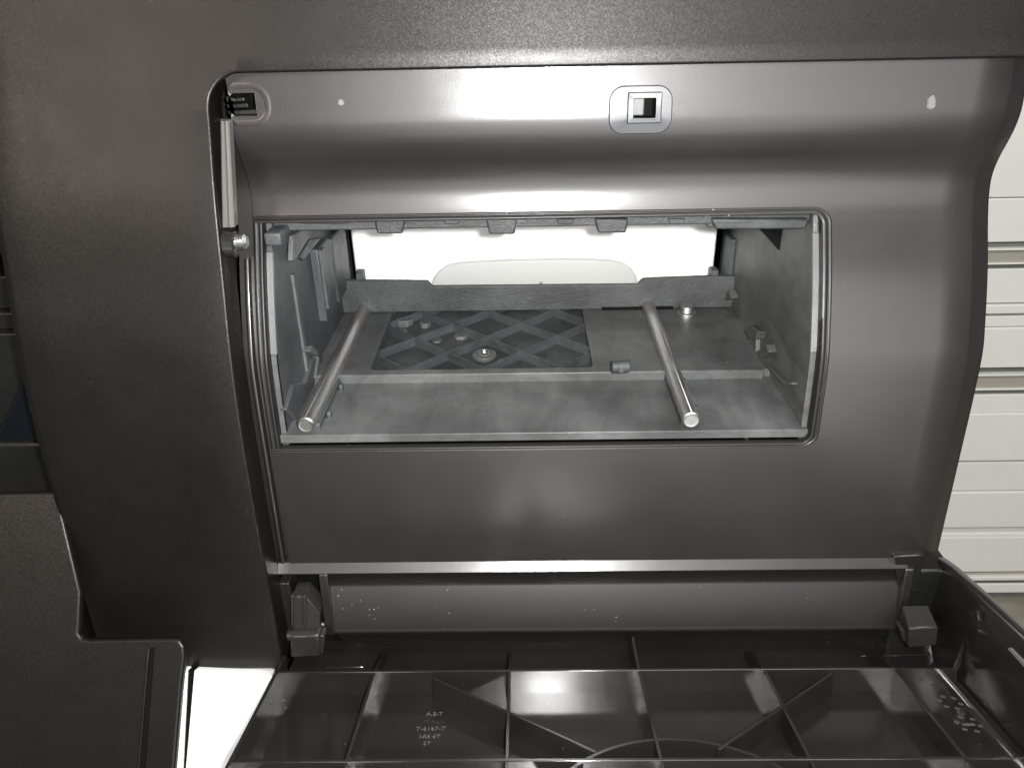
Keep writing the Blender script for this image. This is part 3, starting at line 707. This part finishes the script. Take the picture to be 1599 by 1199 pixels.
# ------------------------------------------------------------------ black side unit at the left, with its sloped cover
SU = thing('side_unit', 'grained black side unit with a stepped sloping cover, left of the printer', 'machine', (-.3, .34, -.42))
sd = np.array([0, -.46, -.888]); s_n = np.array([0, -.888, .46])     # slope direction and outward normal
S0 = atY(220, 998, .243)
def onC(u, v, h=0):
    d = ray(u, v); return d*((S0@s_n+h)/(d@s_n))
cv = [(-60, 770), (88, 768), (108, 850), (126, 925), (124, 975), (122, 990), (127, 997), (140, 999), (270, 997), (281, 1000), (288, 1010), (289, 1025), (283, 1080), (270, 1230), (-60, 1230)]
poly = [onC(u, v) for u, v in cv]
MBc = MB().prism(poly, tuple(-s_n*.004))
COV = MBc.build('sloped_cover', 'textured', SU, bevel=.0012, segs=3)
poly = [onC(u, v, .0004) for u, v in ((233, 1013), (241, 1012), (226, 1215), (215, 1215))]
GRV = MB().prism(poly, tuple(-s_n*.0006)).build('groove', 'black', COV)
MB().prism([onC(u, v, .0011) for u, v in ((229.5, 1014), (233.5, 1013), (216.5, 1215), (212, 1215))], tuple(-s_n*.0016)).build('groove_lip', 'textured', COV, bevel=.0003)
# dark stepped structure behind the frame's left edge
def slab(name, mat, u0, v0, u1, v1, Y, dep, bev=.001, par=SU):
    a, b = atY(u0, v1, Y), atY(u1, v0, Y); return MB().box(a[0], b[0], Y, Y+dep, a[2], b[2]).build(name, mat, par, bevel=bev)
slab('upper_case', 'dark', -120, 200, 60, 392, .37, .05); slab('upper_case', 'dark', -120, 430, 110, 486, .355, .05)
slab('upper_case', 'dark', -120, 487, 130, 518, .350, .05); slab('middle_case', 'dark', -120, 519, 160, 700, .345, .05)
slab('middle_case', 'dark', -120, 690, 200, 775, .325, .06, bev=.002)
slab('lower_case', 'black', -120, 760, 260, 1000, .34, .05)
pts = [(-8, 690), (2, 668), (40, 590), (48, 640), (56, 638), (66, 688)]
poly = [atY(u, v, .318) for u, v in pts]; MB().prism(poly, (0, .012, 0)).build('clear_bracket', 'clear', SU, bevel=.002, segs=3)
poly = [atY(u, v, .32) for u, v in ((-30, 330), (4, 280), (12, 398), (-30, 410))]; MB().prism(poly, (0, .01, 0)).build('clear_bracket', 'clear', SU, bevel=.003, segs=3)
MB().box(-.42, -.21, .40, .70, -1.05, .10).build('case_body', 'dark', SU, bevel=.004)
q = onC(150, 1000)
MB().box(-.42, -.145, .29, .44, -1.05, -.36).build('case_body', 'dark', SU, bevel=.004)

# ------------------------------------------------------------------ white stand under the printer (seen between cover and door)
WP = thing('white_stand', 'plain white stand showing between the left cover and the hatch door', 'stand', (0, .42, -1.05))
zst = atY(350, 1052, .262)[2]
a, b = atY(303, 1048, .262), atY(420, 1052, .262)
dirn = sd
pl = [(303, 1046), (402, 1052), (409, 1054), (450, 1060), (450, 1230), (287, 1230)]
Sw = atY(350, 1050, .258)
def onW(u, v, h=0):
    d = ray(u, v); return d*((Sw@s_n+h)/(d@s_n))
MB().prism([onW(u, v) for u, v in pl], tuple(-s_n*.01)).build('front_apron', 'white', WP, bevel=.001, segs=3)
MB().prism([onW(u, v, .001) for u, v in ((284, 1046), (292, 1046), (283, 1230), (266, 1230))], tuple(-s_n*.008)).build('apron_edge', 'white', WP, bevel=.0006)
MB().prism([onW(u, v, -.001) for u, v in ((293, 1046), (303, 1046), (291, 1230), (280, 1230))], tuple(-s_n*.008)).build('apron_joint', 'black', WP)
MB().box(-.1195, .18, .30, .60, -1.05, -.3405).build('stand_body', 'white', WP, bevel=.003)

# ------------------------------------------------------------------ white cabinet in the background at the right
CAB = thing('storage_cabinet', 'cream white storage cabinet with beige metal rails, in the background at right', 'cabinet', (.95, 1.35, -1.05))
YC = 1.12
def band(v0, v1, mat, name, proud, bev=.002):
    zt, zbm = atY(1570, v0, YC-proud)[2], atY(1570, v1, YC-proud)[2]
    MB().box(.40, 1.5, YC-proud, YC+.25, max(zbm, -1.05), zt).build(name, mat, CAB, bevel=bev)
MB().box(.405, 1.495, YC+.03, 1.6, -1.05, .35).build('carcass', 'rail_dark', CAB)
band(-150, 99, 'cabinet', 'drawer_front', 0); band(100, 309.5, 'cabinet', 'drawer_front', 0); band(310.5, 379, 'cabinet', 'drawer_front', -.001)
for v0 in (380, 576):
    band(v0, v0+9, 'rail_dark', 'seal', -.004, .001); band(v0+9.5, v0+12, 'cabinet', 'rail_bead', .006, .0008); band(v0+12.5, v0+31, 'rail', 'rail', .002, .001)
    band(v0+31.5, v0+34, 'cabinet', 'rail_bead', .006, .0008); band(v0+34.5, v0+39, 'rail_dark', 'seal', -.006, .001)
band(420, 474, 'cabinet', 'drawer_front', 0); band(477, 491, 'cabinet', 'drawer_lip', .004); band(493.5, 511, 'cabinet', 'drawer_front', 0); band(512.5, 575, 'cabinet', 'drawer_front', 0.002)
band(616, 645, 'cabinet', 'drawer_front', 0); band(646.5, 720, 'cabinet', 'drawer_front', .003); band(721.5, 766, 'cabinet', 'drawer_front', 0); band(769, 824, 'cabinet', 'drawer_front', .004)
band(825, 838, 'cabinet', 'drawer_lip', -.008); band(839, 893, 'cabinet', 'drawer_front', .003)
band(894, 900, 'rail', 'rail', .001); band(901, 907, 'cabinet', 'rail_bead', .008); band(908, 911, 'rail_dark', 'seal', 0); band(912, 926, 'cabinet', 'plinth', .004); band(926.5, 940, 'rail_dark', 'plinth_seal', -.004)
